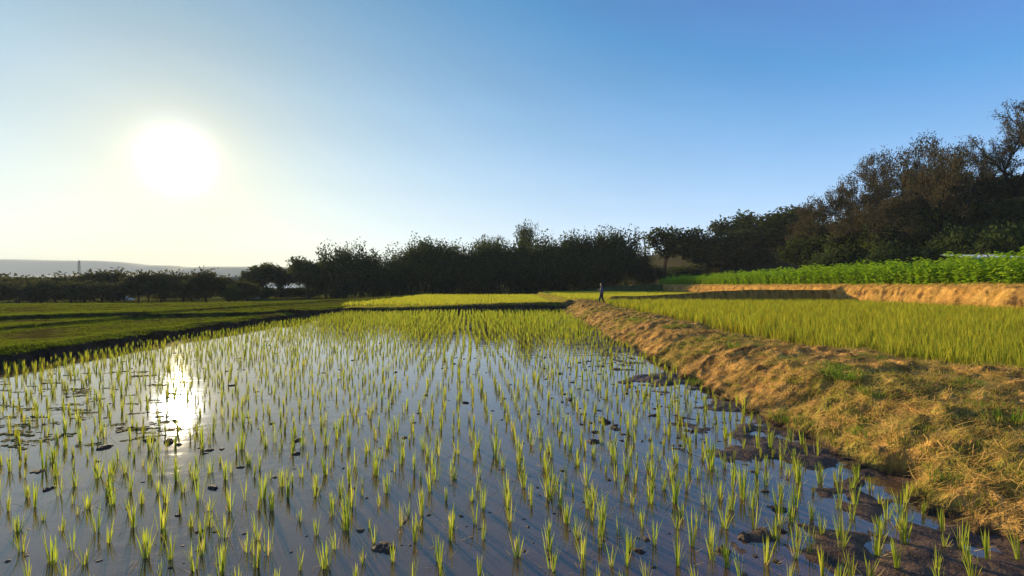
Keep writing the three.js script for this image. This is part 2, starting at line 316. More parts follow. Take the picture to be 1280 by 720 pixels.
function farRice(name, label, seed, x0, x1, d0, d1, y, h) {
  const spots = spread(seed, x0, x1, d0, d1, 0.33, 0.05, 0.16, (x, d) => landH(x, d) < y + 0.12);
  plantAll(spots, () => y, [riceHill(seed + 5, 20, h, 0.016, 0.4, 0.07, 0.06, [[0.42, 0.44, 0.04], [0.38, 0.42, 0.035], [0.46, 0.44, 0.05]])], riceMat, 0, '', '', 'rice', null, name, label);
}
farRice('far_rice_stand', 'bright yellow green rice in the small paddy behind the shaded bund', 31, -13.5, 3.4, 36.6, 72, 0.26, 0.42);
farRice('far_rice_stand', 'sunlit strip of rice behind the person and in front of the dark trees', 37, 5.6, 28, 42.6, 85, 0.53, 0.45);

// ---------------------------------------------------------------- mud clods and weeds in the water
const clean = (g) => { g.deleteAttribute('normal'); g.deleteAttribute('uv'); return mergeVertices(g); };
function lump(seed, flat, detail = 4) {
  const g = clean(new THREE.IcosahedronGeometry(1, detail)), p = g.attributes.position, v = new THREE.Vector3();
  for (let i = 0; i < p.count; i++) {
    v.fromBufferAttribute(p, i);
    const k = 0.55 + 0.55 * fbm(v.x * 1.3 + 7, v.y * 1.3 + v.z * 1.7 + 3, seed, 3) + 0.7 * (fbm(v.x * 3.5 + v.y * 2, v.z * 3.5 - v.y, seed + 9, 4) - 0.5);
    p.setXYZ(i, v.x * k, v.y * k * flat, v.z * k * (0.6 + 0.4 * flat));
  }
  g.computeVertexNormals(); return g;
}
const clodMat = std([0.075, 0.048, 0.032], { physical: true, roughness: 0.75, specularIntensity: 0.35 });
const clods = [...Array(7)].map((_, i) => lump(600 + i, 0.45 + 0.08 * (i % 3)));
{
  const r = rng(77), spots = [];
  const put = (px, py, size) => { const d = EYE * FOC / (py - HOR); spots.push([pix(px, d), d, size]); };
  for (const [px, py, s] of [[372, 551, 0.16], [265, 611, 0.14], [480, 686, 0.20], [650, 574, 0.10], [505, 548, 0.10], [370, 568, 0.1], [440, 612, 0.07], [590, 494, 0.12], [582, 504, 0.12], [755, 527, 0.24], [770, 536, 0.18], [742, 553, 0.18], [700, 541, 0.09], [730, 518, 0.12], [705, 493, 0.12], [712, 500, 0.14], [690, 498, 0.1], [930, 672, 0.18], [905, 690, 0.14], [800, 690, 0.1], [655, 690, 0.06], [690, 700, 0.08], [150, 540, 0.12], [210, 553, 0.17], [262, 563, 0.16], [150, 535, 0.12], [186, 551, 0.14], [222, 556, 0.11], [250, 560, 0.12], [276, 562, 0.1], [340, 530, 0.08], [310, 522, 0.1], [320, 490, 0.1], [290, 482, 0.16], [45, 590, 0.16], [130, 560, 0.18], [60, 612, 0.12], [300, 585, 0.08], [690, 602, 0.06], [450, 665, 0.08]]) put(px, py, s);
  for (let i = 0; i < 60; i++) put(470 + 330 * r(), 428 + 75 * r() * r() + 20 * r(), 0.05 + 0.14 * r() * r());
  for (let i = 0; i < 50; i++) put(700 + 200 * r(), 445 + 110 * r(), 0.05 + 0.11 * r() * r());
  for (let i = 0; i < 36; i++) { const d = 3.2 + 9 * r(); spots.push([AX1 - 1.3 + 1.4 * r(), d, 0.05 + 0.12 * r() * r()]); }
  for (let i = 0; i < 50; i++) put(760 * r(), 470 + 240 * r(), 0.03 + 0.06 * r() * r());
  for (let i = 0; i < 36; i++) put(150 + 330 * r(), 410 + 60 * r(), 0.06 + 0.12 * r() * r());
  spots.forEach(([x, d, s], i) => {
    if (x < AX0 + 0.2 || x > AX1 + 0.4) return;
    s *= 0.5 + 0.15 * r();
    const m = mesh('mud_clod', clods[i % clods.length], clodMat); m.position.set(x, -s * 0.06, -d); m.rotation.y = r() * 6.28; m.scale.set(s * (0.7 + 0.4 * r()), s * (0.5 + 0.4 * r()), s * (0.6 + 0.4 * r()));
    tag(m, 'dark wet lump of mud poking out of the paddy water', 'mud clod', 'mud lumps in the flooded paddy');
  });
}
{ // small bits of straw, weed and mud on the water
  const r = rng(83), fleck = lump(777, 0.3, 2), bits = [], straws = [];
  fleck.setAttribute('color', new THREE.Float32BufferAttribute([...Array(fleck.attributes.position.count)].flatMap(() => [0.09, 0.065, 0.035]), 3));
  for (let i = 0; i < 1500; i++) {
    const d = 2.8 + 22 * Math.pow(r(), 1.6), x = AX0 + 0.4 + (AX1 - AX0 - 0.2) * r(); if (!inFrame(x, 0, d, 5)) continue;
    const patch = fbm(x * 0.7, d * 0.7, 831), left = sstep(-3, -8, x); if (patch + 0.25 * r() + 0.12 * left < 0.62) continue;
    bits.push([x, 0, d, r() * 6.28, 0.012 + 0.035 * r() * r(), 0.5 + r()]);
  }
  scatter('floating_debris', 'tiny bits of mud and rotting weed scattered over the paddy water', 'debris', fleck, new THREE.MeshPhysicalMaterial({ vertexColors: true, roughness: 0.9, specularIntensity: 0.2 }), bits);
}
{ // rafts of rotting weed near the left bank
  const r = rng(91), matW = new THREE.MeshPhysicalMaterial({ vertexColors: true, roughness: 0.95, specularIntensity: 0.15 });
  const raft = (seed) => {
    const q = rng(seed), parts = [];
    for (let k = 0; k < 13; k++) { const g = lump(seed + k, 0.3, 2), s = 0.04 + 0.09 * q(); g.scale(s * 1.4, s, s); g.translate((q() - 0.5) * 0.9, -0.006, (q() - 0.5) * 0.3); const c = lerp3([0.05, 0.04, 0.02], [0.13, 0.12, 0.025], q()); g.setAttribute('color', new THREE.Float32BufferAttribute([...Array(g.attributes.position.count)].flatMap(() => c), 3)); parts.push(g); }
    return mergeGeometries(parts);
  };
  const rafts = [raft(1201), raft(1301), raft(1401)];
  const leafBits = [...Array(3)].map((_, i) => riceHill(1500 + i, 40, 0.11, 0.012, 1.2, 0.36, 0.2, [[0.16, 0.2, 0.03], [0.2, 0.21, 0.03]]));
  for (let i = 0; i < 75; i++) {
    const px = 3 + 225 * Math.pow(r(), 1.3), py = 472 + 92 * r() - px * 0.06, d = EYE * FOC / (py - HOR), x = pix(px, d);
    if (x < AX0 + 0.3) continue;
    const g = group('weed_raft', x, 0.0, -d); g.rotation.y = (r() - 0.5) * 0.9; g.scale.setScalar(0.22 + 0.36 * r() * r());
    mesh('mat', rafts[i % 3], matW, g); mesh('weed_shoots', leafBits[i % 3], riceMat, g);
    tag(g, 'dark raft of muddy weeds floating near the left grassy bank', 'weeds', 'weed rafts in the flooded paddy');
  }
}

// ---------------------------------------------------------------- grass and straw
function scatter(name, label, category, geo, mat, spots) {
  const im = new THREE.InstancedMesh(geo, mat, spots.length), M = new THREE.Matrix4(), c = new THREE.Color(), e = new THREE.Euler(), q = new THREE.Quaternion();
  spots.forEach(([x, y, d, yaw, s, v, tx = 0, tz = 0], i) => { im.setMatrixAt(i, M.compose(new THREE.Vector3(x, y, -d), q.setFromEuler(e.set(tx, yaw, tz, 'XZY')), new THREE.Vector3(s, s, s))); im.setColorAt(i, c.setRGB(v, v, v)); });
  im.name = numbered(name); im.castShadow = im.receiveShadow = true; scene.add(im); tag(im, label, category, null, 'stuff');
}
const slope = (H, x, d) => { const e = 0.08; return [-(H(x, d + e) - H(x, d - e)) / (2 * e), (H(x + e, d) - H(x - e, d)) / (2 * e)]; };
{
  const r = rng(303), lawn = riceHill(3001, 16, 0.085, 0.010, 0.9, 0.10, 0.15, [[0.15, 0.18, 0.016], [0.19, 0.20, 0.02], [0.11, 0.15, 0.014]]), spots = [];
  for (let i = 0; i < 60000; i++) {
    const d = 9 + 50 * Math.pow(r(), 1.5), x = AX0 + 0.1 - (d * 1.12 - 11) * r();
    if (!inFrame(x, 0.3, d, 20) || x > AX0 + 0.2) continue;
    const n = fbm(x * 0.7, d * 0.7, 201); if (0.62 - n + 0.3 * r() < 0.18) continue;
    const h = landH(x, d); if (h < 0.02 || Math.hypot(landH(x, d + 0.12) - landH(x, d - 0.12), landH(x + 0.12, d) - landH(x - 0.12, d)) > 0.1 + 0.1 * r()) continue;
    spots.push([x, h - 0.01, d, r() * 6.28, 0.6 + 0.9 * r() * r(), 0.75 + 0.5 * r()]);
  }
  scatter('grass', 'short green grass on the fields and banks beyond the left edge of the water', 'grass', lawn, riceMat, spots);
}
{
  const r = rng(404);
  const list = []; for (let i = 0; i < 14; i++) { const v = 0.7 + 0.6 * r(), c = r() < 0.7 ? [0.70, 0.42, 0.115] : [0.42, 0.27, 0.07]; list.push([[(r() - 0.5) * 0.14, 0.002, (r() - 0.5) * 0.14], r() * 6.28, 1.0 + 0.55 * r(), (r() - 0.2) * 0.8, 0.07 + 0.13 * r(), 0.0035 + 0.0025 * r(), c.map((k) => k * v)]); }
  const straw = blades(list), spots = [];
  for (let i = 0; i < 20000; i++) {
    const d = 2 + 38 * Math.pow(r(), 1.7), x = 3.1 + 5.7 * r(); if (!inFrame(x, 0.4, d, 40) || (d > 12.5 && x > 7.4)) continue;
    const h = bundH(x, d); if (h < 0.07 || fbm(x * 1.1, d * 1.1, 301) + 0.35 * r() < 0.5) continue;
    const [sx, sz] = slope(bundH, x, d);
    spots.push([x, h + 0.004, d, r() * 6.28, 0.55 + 0.6 * r(), 0.6 + 0.6 * r(), Math.atan(sx), Math.atan(sz)]);
  }
  for (let i = 0; i < 5000; i++) { const d = 20 + 75 * r(), x = BX1 + 0.1 + 1.6 * r(), h = landH(x, d); if (!inFrame(x, h, d, 10)) continue; spots.push([x, h, d, r() * 6.28, 1.2 + r(), 0.7 + 0.5 * r(), 0, 0.6]); }
  scatter('dry_straw', 'dry straw and cut grass lying on the earth banks', 'straw', straw, leafMat({ transmission: 0.2 }), spots);
}
{
  const r = rng(505), short = riceHill(3301, 22, 0.11, 0.008, 0.85, 0.08, 0.45, [[0.28, 0.29, 0.035], [0.22, 0.27, 0.03], [0.36, 0.31, 0.05]]), spots = [];
  for (let i = 0; i < 20000; i++) {
    const d = 2 + 40 * Math.pow(r(), 1.5), x = 3.15 + 5.6 * r(); if (!inFrame(x, 0.4, d, 40) || (d > 12.5 && x > 7.4)) continue;
    const h = bundH(x, d), g = fbm(x * 0.6, d * 0.6, 311); if (h < 0.06 || (g + 0.12 * r() < 0.57 && r() > 0.16)) continue;
    spots.push([x, h - 0.01, d, r() * 6.28, 0.5 + 0.8 * r() * r(), 0.8 + 0.4 * r()]);
  }
  for (let i = 0; i < 3000; i++) { const x = AX0 + (AX1 - AX0) * r(), d = 35 + 1.6 * r(); spots.push([x, landH(x, d), d, r() * 6.28, 0.7 + r(), 0.8 + 0.4 * r()]); }
  for (let i = 0; i < 2500; i++) { const x = 3.5 + 1.9 * r(), d = 36 + 40 * r(); spots.push([x, landH(x, d), d, r() * 6.28, 0.9 + r(), 0.8 + 0.4 * r()]); }
  scatter('grass', 'thin yellowing grass growing on the earth bunds between the paddies', 'grass', short, riceMat, spots);
  const tufts = [...Array(4)].map((_, i) => riceHill(3400 + i, 150, 0.17, 0.0085, 1.0, 0.22, 0.06, [[0.12, 0.20, 0.02], [0.16, 0.24, 0.025], [0.20, 0.26, 0.03]]));
  const extra = [...Array(44)].map(() => { const d = 4 + 16 * r() ** 1.3, x = 4 + 2.8 * r(); return [x / d * FOC + 640, HOR + (EYE - bundH(x, d)) / d * FOC, 0.4 + 0.7 * r()]; }).filter(([px, py]) => px < 1270 && py < 715);
  [...extra, [990, 452, 1.3], [1055, 478, 1.3], [1062, 470, 1.0], [1200, 492, 1.2], [1265, 515, 1.2], [1240, 508, 0.8], [925, 432, 1.3], [1040, 468, 1.0], [905, 425, 1.1], [1120, 440, 0.8], [1010, 585, 0.8], [955, 440, 1.0], [1180, 545, 0.7], [1085, 500, 0.8]].forEach(([px, py, s], i) => {
    let d = (EYE - 0.5) * FOC / (py - HOR); for (let k = 0; k < 8; k++) d = (EYE - bundH(pix(px, d), d)) * FOC / (py - HOR);
    const x = pix(px, d), m = mesh('grass_tuft', tufts[i % 4], riceMat); m.position.set(x, bundH(x, d) - 0.01, -d); m.rotation.y = i * 1.7; m.scale.set(s * 1.2, s * 0.8, s);
    tag(m, 'fresh dark green grass tuft among the straw on the main bund', 'grass tuft', 'green tufts on the main bund');
  });
}

// ---------------------------------------------------------------- leafy crop on the upper terrace
function leafPush(A, p, ax, bx, len, wid, c, fold = 0.25) {       // rhombic leaf folded along its midrib
  const n = A.pos.length / 3, nx = ax[1] * bx[2] - ax[2] * bx[1], ny = ax[2] * bx[0] - ax[0] * bx[2], nz = ax[0] * bx[1] - ax[1] * bx[0], f = wid * fold;
  const at = (u, v, w) => A.pos.push(p[0] + ax[0] * u + bx[0] * v + nx * w, p[1] + ax[1] * u + bx[1] * v + ny * w, p[2] + ax[2] * u + bx[2] * v + nz * w);
  at(0, 0, 0); at(len * 0.45, wid * 0.5, f); at(len, 0, 0); at(len * 0.45, -wid * 0.5, f);
  A.idx.push(n, n + 1, n + 2, n, n + 2, n + 3); for (let k = 0; k < 4; k++) A.col.push(...c);
}
const unit = (v) => { const l = Math.hypot(...v) || 1; return [v[0] / l, v[1] / l, v[2] / l]; };
const cross = (a, b) => [a[1] * b[2] - a[2] * b[1], a[2] * b[0] - a[0] * b[2], a[0] * b[1] - a[1] * b[0]];
function randDir(r) { const z = r() * 2 - 1, a = r() * 6.283, s = Math.sqrt(1 - z * z); return [s * Math.cos(a), z, s * Math.sin(a)]; }
function limb(L, a, b, r0, r1, sides = 5) {       // tapered segment
  const dir = unit([b[0] - a[0], b[1] - a[1], b[2] - a[2]]), u = unit(cross(dir, Math.abs(dir[1]) < 0.9 ? [0, 1, 0] : [1, 0, 0])), w = cross(dir, u), n = L.pos.length / 3;
  for (const [p, r] of [[a, r0], [b, r1]]) for (let k = 0; k < sides; k++) { const t = k / sides * 6.2832, c = Math.cos(t), s = Math.sin(t), q = [u[0] * c + w[0] * s, u[1] * c + w[1] * s, u[2] * c + w[2] * s]; L.pos.push(p[0] + q[0] * r, p[1] + q[1] * r, p[2] + q[2] * r); L.nor.push(...q); }
  for (let k = 0; k < sides; k++) { const k1 = (k + 1) % sides; L.idx.push(n + k, n + sides + k, n + sides + k1, n + k, n + sides + k1, n + k1); }
}
const newA = () => ({ pos: [], idx: [], col: [], nor: [] });
const stemMat = std([0.16, 0.15, 0.06]);
const cropMat = leafMat({ transmission: 0.45, roughness: 0.9 });
function cropPlant(seed) {
  const r = rng(seed), A = newA(), L = newA(), h = 1.55 + 0.35 * r(), nb = 4 + Math.floor(r() * 3);
  for (let b = 0; b < nb; b++) {
    const a = b / nb * 6.283 + r(), out = 0.12 + 0.32 * r(), hh = h * (0.65 + 0.35 * r()); let p = [0, 0, 0];
    for (let k = 1; k <= 6; k++) {
      const t = k / 6, q = [Math.cos(a) * out * t, hh * t, Math.sin(a) * out * t]; limb(L, p, q, 0.016 * (1.1 - t * 0.8), 0.016 * (1 - t * 0.8), 4); p = q;
      for (let m = 0; m < 6; m++) {
        const la = r() * 6.283, droop = -0.5 + 0.75 * r(), ax = unit([Math.cos(la), droop, Math.sin(la)]), bx = unit(cross(ax, [0, 1, 0])), s = 0.18 + 0.16 * r(), v = 0.8 + 0.5 * r(), o = 0.05 + 0.10 * r();
        leafPush(A, [q[0] + ax[0] * o, q[1] + (r() - 0.5) * 0.22, q[2] + ax[2] * o], ax, bx, s, s * 0.72, [0.35 * v, 0.49 * v, 0.020 * v]);
      }
    }
  }
  return { leaves: geom(A.pos, A.idx, { color: A.col }), stem: geom(L.pos, L.idx, { normal: L.nor }) };
}
{
  const kinds = [...Array(6)].map((_, i) => cropPlant(4000 + i)), r = rng(4100), far = [];
  let n = 0;
  for (let row = 0; row < 6; row++) for (let d = 22; d < 96; d += 0.85) {
    const x = 29.75 + row * 0.95 + (r() - 0.5) * 0.3 + 0.6 * sstep(60, 95, d), dd = d + (r() - 0.5) * 0.4, s = (0.80 + 0.35 * r()) * mix(1.0, 0.86, sstep(40, 90, d)) * (1 + 0.06 * row), y = landH(x, dd) - 0.02, yaw = r() * 6.28, k = kinds[Math.floor(r() * 6)];
    if (!inFrame(x, y + 1, dd, 30)) continue;
    if (n < 260 && row < 4) {
      n++;
      const g = group('leafy_crop_plant', x, y, -dd); g.rotation.y = yaw; g.scale.setScalar(s);
      mesh('stem', k.stem, stemMat, g); mesh('foliage', k.leaves, cropMat, g);
      tag(g, 'bright green leafy bush of the crop along the upper terrace edge', 'crop plant', 'leafy crop plants on the upper terrace');
    } else far.push([x, y, dd, yaw, s, 0.9 + 0.2 * r()]);
  }
  scatter('leafy_crop_stand', 'farther rows of the bright green leafy crop on the upper terrace', 'crop', kinds[0].leaves, cropMat, far);
}

// ---------------------------------------------------------------- trees
// grown limb by limb; leaves cluster round the twigs
function growTree(o) {
  const r = rng(o.seed), L = newA(), A = newA(), tips = [];
  const leafAt = (p, R, n) => {
    for (let i = 0; i < n; i++) {
      const v = randDir(r), q = R * Math.cbrt(r()), ax = unit([...randDir(r)].map((t, k) => t + (k === 1 ? (o.droop ?? -0.2) : 0) + v[k] * 0.5)), bx = unit(cross(ax, randDir(r))), s = o.leaf * (0.6 + 0.8 * r());
      const c = o.colors[Math.floor(r() * o.colors.length)], k = 0.75 + 0.5 * r();
      leafPush(A, [p[0] + v[0] * q, p[1] + v[1] * q * (o.flat ?? 0.75), p[2] + v[2] * q], ax, bx, s, s * (o.slim ?? 0.5), [c[0] * k, c[1] * k, c[2] * k]);
    }
  };
  const grow = (p, dir, len, rad, level) => {
    const n = o.segs ?? 3; let r0 = rad;
    for (let k = 0; k < n; k++) {
      const w = o.wiggle ?? 0.18, t = randDir(r); dir = unit([dir[0] + t[0] * w, dir[1] + t[1] * w + (o.rise ?? 0.06), dir[2] + t[2] * w]);
      const q = [p[0] + dir[0] * len / n, p[1] + dir[1] * len / n, p[2] + dir[2] * len / n], r1 = rad * mix(1, o.taper ?? 0.62, (k + 1) / n);
      limb(L, p, q, r0, r1, level > 1 ? 4 : 6); p = q; r0 = r1;
      if (level >= (o.leafLevel ?? o.levels)) leafAt(p, o.cluster * (0.7 + 0.6 * r()), Math.round((o.leaves / n) * (0.6 + 0.8 * r())));
      if (level > 0 && level < o.levels && k < n - 1 && r() < (o.side ?? 0.5)) fork(p, dir, len * 0.6, r1 * 0.6, level + 1, 1);
    }
    if (level < o.levels) fork(p, dir, len * (o.shrink ?? 0.68), r0 * 0.8, level + 1, (o.kids ?? 3)); else tips.push(p);
  };
  const fork = (p, dir, len, rad, level, n) => {
    const a0 = r() * 6.283, u = unit(cross(dir, Math.abs(dir[1]) < 0.9 ? [0, 1, 0] : [1, 0, 0])), w = cross(dir, u);
    for (let k = 0; k < n; k++) { const a = a0 + k / n * 6.283 + (r() - 0.5) * 0.8, s = (o.angle ?? 0.6) * (0.6 + 0.7 * r()), c = Math.cos(s), m = Math.sin(s); grow(p, unit([dir[0] * c + (u[0] * Math.cos(a) + w[0] * Math.sin(a)) * m, dir[1] * c + (u[1] * Math.cos(a) + w[1] * Math.sin(a)) * m, dir[2] * c + (u[2] * Math.cos(a) + w[2] * Math.sin(a)) * m]), len * (0.8 + 0.4 * r()), rad, level); }
  };
  const stems = o.stems ?? 1;
  for (let s = 0; s < stems; s++) {
    const a = r() * 6.283, q = stems > 1 ? (o.base ?? 1) * Math.sqrt(r()) : 0, lean = stems > 1 ? (o.fan ?? 0.25) : (o.lean ?? 0.06);
    grow([Math.cos(a) * q, -0.15, Math.sin(a) * q], unit([Math.cos(a) * lean, 1, Math.sin(a) * lean]), o.trunk * (stems > 1 ? 0.75 + 0.5 * r() : 1), o.radius, 0);
  }
  // normalise to height 1 and mean half width 0.5
  let top = 0, wide = []; const pts = A.pos.length ? A.pos : L.pos;
  for (let i = 0; i < pts.length; i += 3) { top = Math.max(top, pts[i + 1]); wide.push(Math.hypot(pts[i], pts[i + 2])); }
  for (let i = 0; i < L.pos.length; i += 3) top = Math.max(top, L.pos[i + 1]);
  const ys = []; for (let i = 1; i < A.pos.length; i += 3) ys.push(A.pos[i]); ys.sort((a, b) => a - b); if (ys.length) top = ys[Math.floor(ys.length * 0.992)];
  wide.sort((a, b) => a - b); const W = wide[Math.floor(wide.length * 0.94)] * 2;
  return { trunk: geom(L.pos, L.idx, { normal: L.nor }), crown: A.pos.length ? geom(A.pos, A.idx, { color: A.col }) : null, top, W };
}
const barkMat = std([0.085, 0.065, 0.045]), paleBark = std([0.22, 0.17, 0.12]);
const foliage = leafMat({ transmission: 0.42 });
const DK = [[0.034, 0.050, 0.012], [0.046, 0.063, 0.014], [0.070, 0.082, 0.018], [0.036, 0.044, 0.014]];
const OLIVE = [[0.060, 0.065, 0.018], [0.075, 0.075, 0.022], [0.05, 0.05, 0.018]];
const BROWN = [[0.085, 0.062, 0.032], [0.06, 0.05, 0.025], [0.10, 0.075, 0.04], [0.05, 0.055, 0.02]];
const KIND = {
  orchard: (s) => growTree({ seed: s, levels: 3, trunk: 1.15, radius: 0.14, kids: 4, angle: 0.72, shrink: 0.85, leaves: 46, cluster: 0.75, leaf: 0.32, colors: OLIVE, side: 0.5 }),
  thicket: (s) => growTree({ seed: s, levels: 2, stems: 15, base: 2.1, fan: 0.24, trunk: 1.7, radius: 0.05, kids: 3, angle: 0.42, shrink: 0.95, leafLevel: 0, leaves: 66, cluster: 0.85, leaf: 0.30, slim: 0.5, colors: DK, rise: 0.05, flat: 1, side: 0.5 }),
  round: (s) => growTree({ seed: s, levels: 3, trunk: 2.2, radius: 0.22, kids: 4, angle: 0.7, shrink: 0.78, leaves: 80, cluster: 0.9, leaf: 0.40, colors: DK, leafLevel: 2, side: 0.6 }),
  sparse: (s) => growTree({ seed: s, levels: 4, trunk: 4.2, radius: 0.24, kids: 3, angle: 0.52, shrink: 0.70, leaves: 30, cluster: 0.66, leaf: 0.25, colors: BROWN, flat: 0.45, side: 0.45, wiggle: 0.2, rise: 0.03 }),
  bare: (s) => growTree({ seed: s, taper: 0.8, levels: 6, trunk: 3.2, radius: 0.27, kids: 2, angle: 0.48, shrink: 0.78, leaves: 16, cluster: 0.3, leaf: 0.14, colors: BROWN, side: 0.6, wiggle: 0.2 }),
  feather: (s) => growTree({ seed: s, levels: 2, trunk: 2.6, radius: 0.12, kids: 7, angle: 0.5, shrink: 0.9, leaves: 40, cluster: 0.36, leaf: 0.36, slim: 0.26, colors: DK, rise: 0.16, side: 0.4, droop: 0.4 }),
  clump: (s) => growTree({ seed: s, levels: 2, trunk: 2.6, radius: 0.20, kids: 5, angle: 0.6, shrink: 0.62, leaves: 70, cluster: 0.55, leaf: 0.32, colors: DK, rise: 0.1, side: 0.7 }),
  snag: (s) => growTree({ seed: s, levels: 2, trunk: 4, radius: 0.17, kids: 2, angle: 0.5, shrink: 0.42, leaves: 0, cluster: 0.1, leaf: 0.1, colors: BROWN, leafLevel: 9, side: 0.35, wiggle: 0.14 }),
  bush: (s) => growTree({ seed: s, levels: 2, stems: 8, base: 0.9, fan: 0.45, trunk: 0.9, radius: 0.04, kids: 3, angle: 0.6, shrink: 0.8, leafLevel: 1, leaves: 40, cluster: 0.5, leaf: 0.26, colors: [[0.05, 0.07, 0.016], [0.065, 0.085, 0.02], [0.045, 0.06, 0.015]], flat: 0.9 }),
};
const made = {};
const kindOf = (k, v) => made[k + v] ??= KIND[k](5000 + v * 37 + k.length * 611);
let treeTurn = 0.4, far = 1;   // far: the tree belt behind the paddies stands this much deeper than first listed
function tree(kind, variant, name, label, category, px, topY, widthPx, d, grp, mat = barkMat) {
  d *= far; const k = kindOf(kind, variant), x = pix(px, d), y = landH(x, d) - 0.05, h = high(topY, d) - y, w = widthPx / FOC * d, g = group(name, x, y, -d);
  treeTurn += 2.399; g.rotation.y = treeTurn; g.scale.set(w / k.W, h / k.top, w / k.W);
  mesh('trunk', k.trunk, mat, g); if (k.crown) mesh('crown', k.crown, foliage, g);
  return tag(g, label, category, grp);
}
{
  const r = rng(6000), OL = 'round-crowned orchard tree in the line beyond the left grass field', OG = 'orchard trees beyond the left field';
  // line on the left, two deep
  for (const [px, ty, w, d] of [[-24, 340, 60, 92], [22, 347, 58, 100], [52, 349, 48, 96], [88, 346, 56, 94], [128, 339, 54, 102], [155, 347, 34, 110], [172, 342, 34, 92], [203, 341, 38, 94], [228, 343, 34, 98], [258, 340, 40, 93], [285, 347, 36, 99], [308, 352, 34, 96], [-5, 352, 56, 86], [38, 354, 48, 88], [70, 352, 46, 87], [108, 353, 50, 88], [140, 355, 40, 90], [186, 351, 30, 104], [240, 352, 30, 106]])
    tree('orchard', Math.floor(r() * 4), 'orchard_tree', OL, 'tree', px, ty, w * 1.05, d, OG);
  for (let i = 0; i < 17; i++) { const px = -20 + i * 27 + (i % 3) * 5; if (px > 138 && px < 185) continue; tree('bush', i % 3, 'hedge_bush', 'dark hedge bush between and behind the orchard trunks', 'bush', px, 360 - 3 * (i % 2), 40, 116 + (i % 4) * 3, 'hedge behind the orchard trees'); }
  tree('bush', 1, 'bush', 'small dark rounded bush at the far edge of the left grass field', 'bush', 292, 358, 20, 88);
  far = 1.35;
  for (const [px, ty, w, d] of [[330, 332, 46, 88], [352, 334, 44, 92], [386, 325, 50, 86], [408, 328, 34, 94]]) tree('round', Math.floor(r() * 3), 'broadleaf_tree', 'olive green tree between the orchard line and the dark thicket', 'tree', px, ty, w, d, 'trees left of the thicket');
  far = 1.45;
  tree('bush', 0, 'bushy_tree', 'low tree filling the gap between the wispy bushy tree and the thicket', 'tree', 458, 330, 50, 84);
  tree('bush', 2, 'bushy_tree', 'low tree between the olive trees and the wispy bushy tree', 'tree', 411, 333, 46, 84);
  tree('thicket', 0, 'bushy_tree', 'bushy tree with a wispy pointed top standing apart from the dark thicket', 'tree', 434, 310, 60, 79);
  // the dark thicket
  const TH = 'taller dark green thicket clump rising at the back of the thicket', TG = 'thicket along the far side of the paddies';
  for (const [px, ty, w, d] of [[482, 321, 46, 80], [508, 313, 52, 83], [546, 303, 62, 79], [585, 308, 58, 82], [622, 305, 62, 79], [664, 301, 62, 82], [700, 299, 60, 79], [738, 294, 58, 82], [766, 292, 52, 80], [792, 312, 44, 83], [526, 330, 50, 76], [566, 328, 54, 77], [604, 326, 56, 76], [645, 322, 58, 77], [684, 320, 56, 76], [722, 318, 56, 77], [757, 318, 52, 77], [812, 332, 40, 86], [496, 338, 36, 77], [470, 344, 30, 82]])
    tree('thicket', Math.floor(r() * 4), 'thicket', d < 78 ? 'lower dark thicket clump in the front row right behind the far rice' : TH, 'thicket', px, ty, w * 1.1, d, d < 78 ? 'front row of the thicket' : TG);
  tree('feather', 0, 'feathery_tree', 'feathery tree top rising above the middle of the dark thicket', 'tree', 655, 279, 28, 90);
  tree('feather', 1, 'feathery_tree', 'lower feathery tree top just behind the dark thicket', 'tree', 613, 296, 40, 98);
  tree('snag', 0, 'dead_tree', 'leafless dead tree stub between the thicket and the clumped tree', 'dead tree', 804, 289, 22, 84);
  tree('clump', 0, 'clumped_tree', 'dark tree with clumped round foliage beside the leafless stub', 'tree', 828, 285, 54, 86);
  tree('round', 1, 'broadleaf_tree', 'dark rounded tree between the clumped tree and the spiky topped tree', 'tree', 884, 291, 84, 84);
  tree('clump', 1, 'spiky_tree', 'dark tree with a narrow upright spiky top', 'tree', 920, 268, 56, 82);
  tree('bush', 0, 'bush', 'dark low bush under the clumped tree', 'bush', 846, 334, 60, 90);
  tree('bush', 2, 'bush', 'dark low bush between the rounded tree and the leafy crop', 'bush', 905, 330, 66, 88);
  tree('round', 2, 'broadleaf_tree', 'wide spreading green tree right of the spiky topped tree', 'tree', 952, 289, 104, 80);
  tree('round', 0, 'broadleaf_tree', 'green tree with a pointed pale top at the foot of the wooded hill', 'tree', 994, 264, 92, 76);
  tree('bush', 1, 'bush', 'mid green bush below the pointed green tree', 'bush', 985, 312, 60, 74);
  for (const [px, ty, w, d] of [[858, 334, 56, 96], [900, 312, 66, 98], [940, 304, 70, 96], [975, 296, 70, 94], [1010, 290, 70, 92], [872, 334, 56, 92], [935, 316, 60, 82], [962, 314, 60, 80]])
    tree('bush', Math.floor(r() * 3), 'understory_thicket', 'dark undergrowth clump filling the gaps between the trees behind the crop', 'thicket', px, ty, w * 1.1, d, 'undergrowth behind the crop');
  far = 1;
  // wooded hill
  const HL = 'brownish thinly leaved tree on the wooded hill', HG = 'thin trees on the wooded hill';
  for (const [px, ty, w, d] of [[1018, 252, 50, 76], [1046, 234, 52, 74], [1076, 208, 58, 76], [1106, 186, 62, 78], [1140, 176, 66, 76], [1128, 215, 60, 68], [1080, 242, 60, 70], [1052, 262, 60, 66], [1170, 212, 62, 66], [1100, 250, 70, 62]])
    tree('sparse', Math.floor(r() * 4), 'thin_tree', HL, 'tree', px, ty, w * 1.15, d, HG, paleBark);
  tree('sparse', 1, 'tall_tree', 'tall pale-trunked thin tree standing directly behind the leafy crop', 'tree', 1166, 170, 96, 56, null, paleBark);
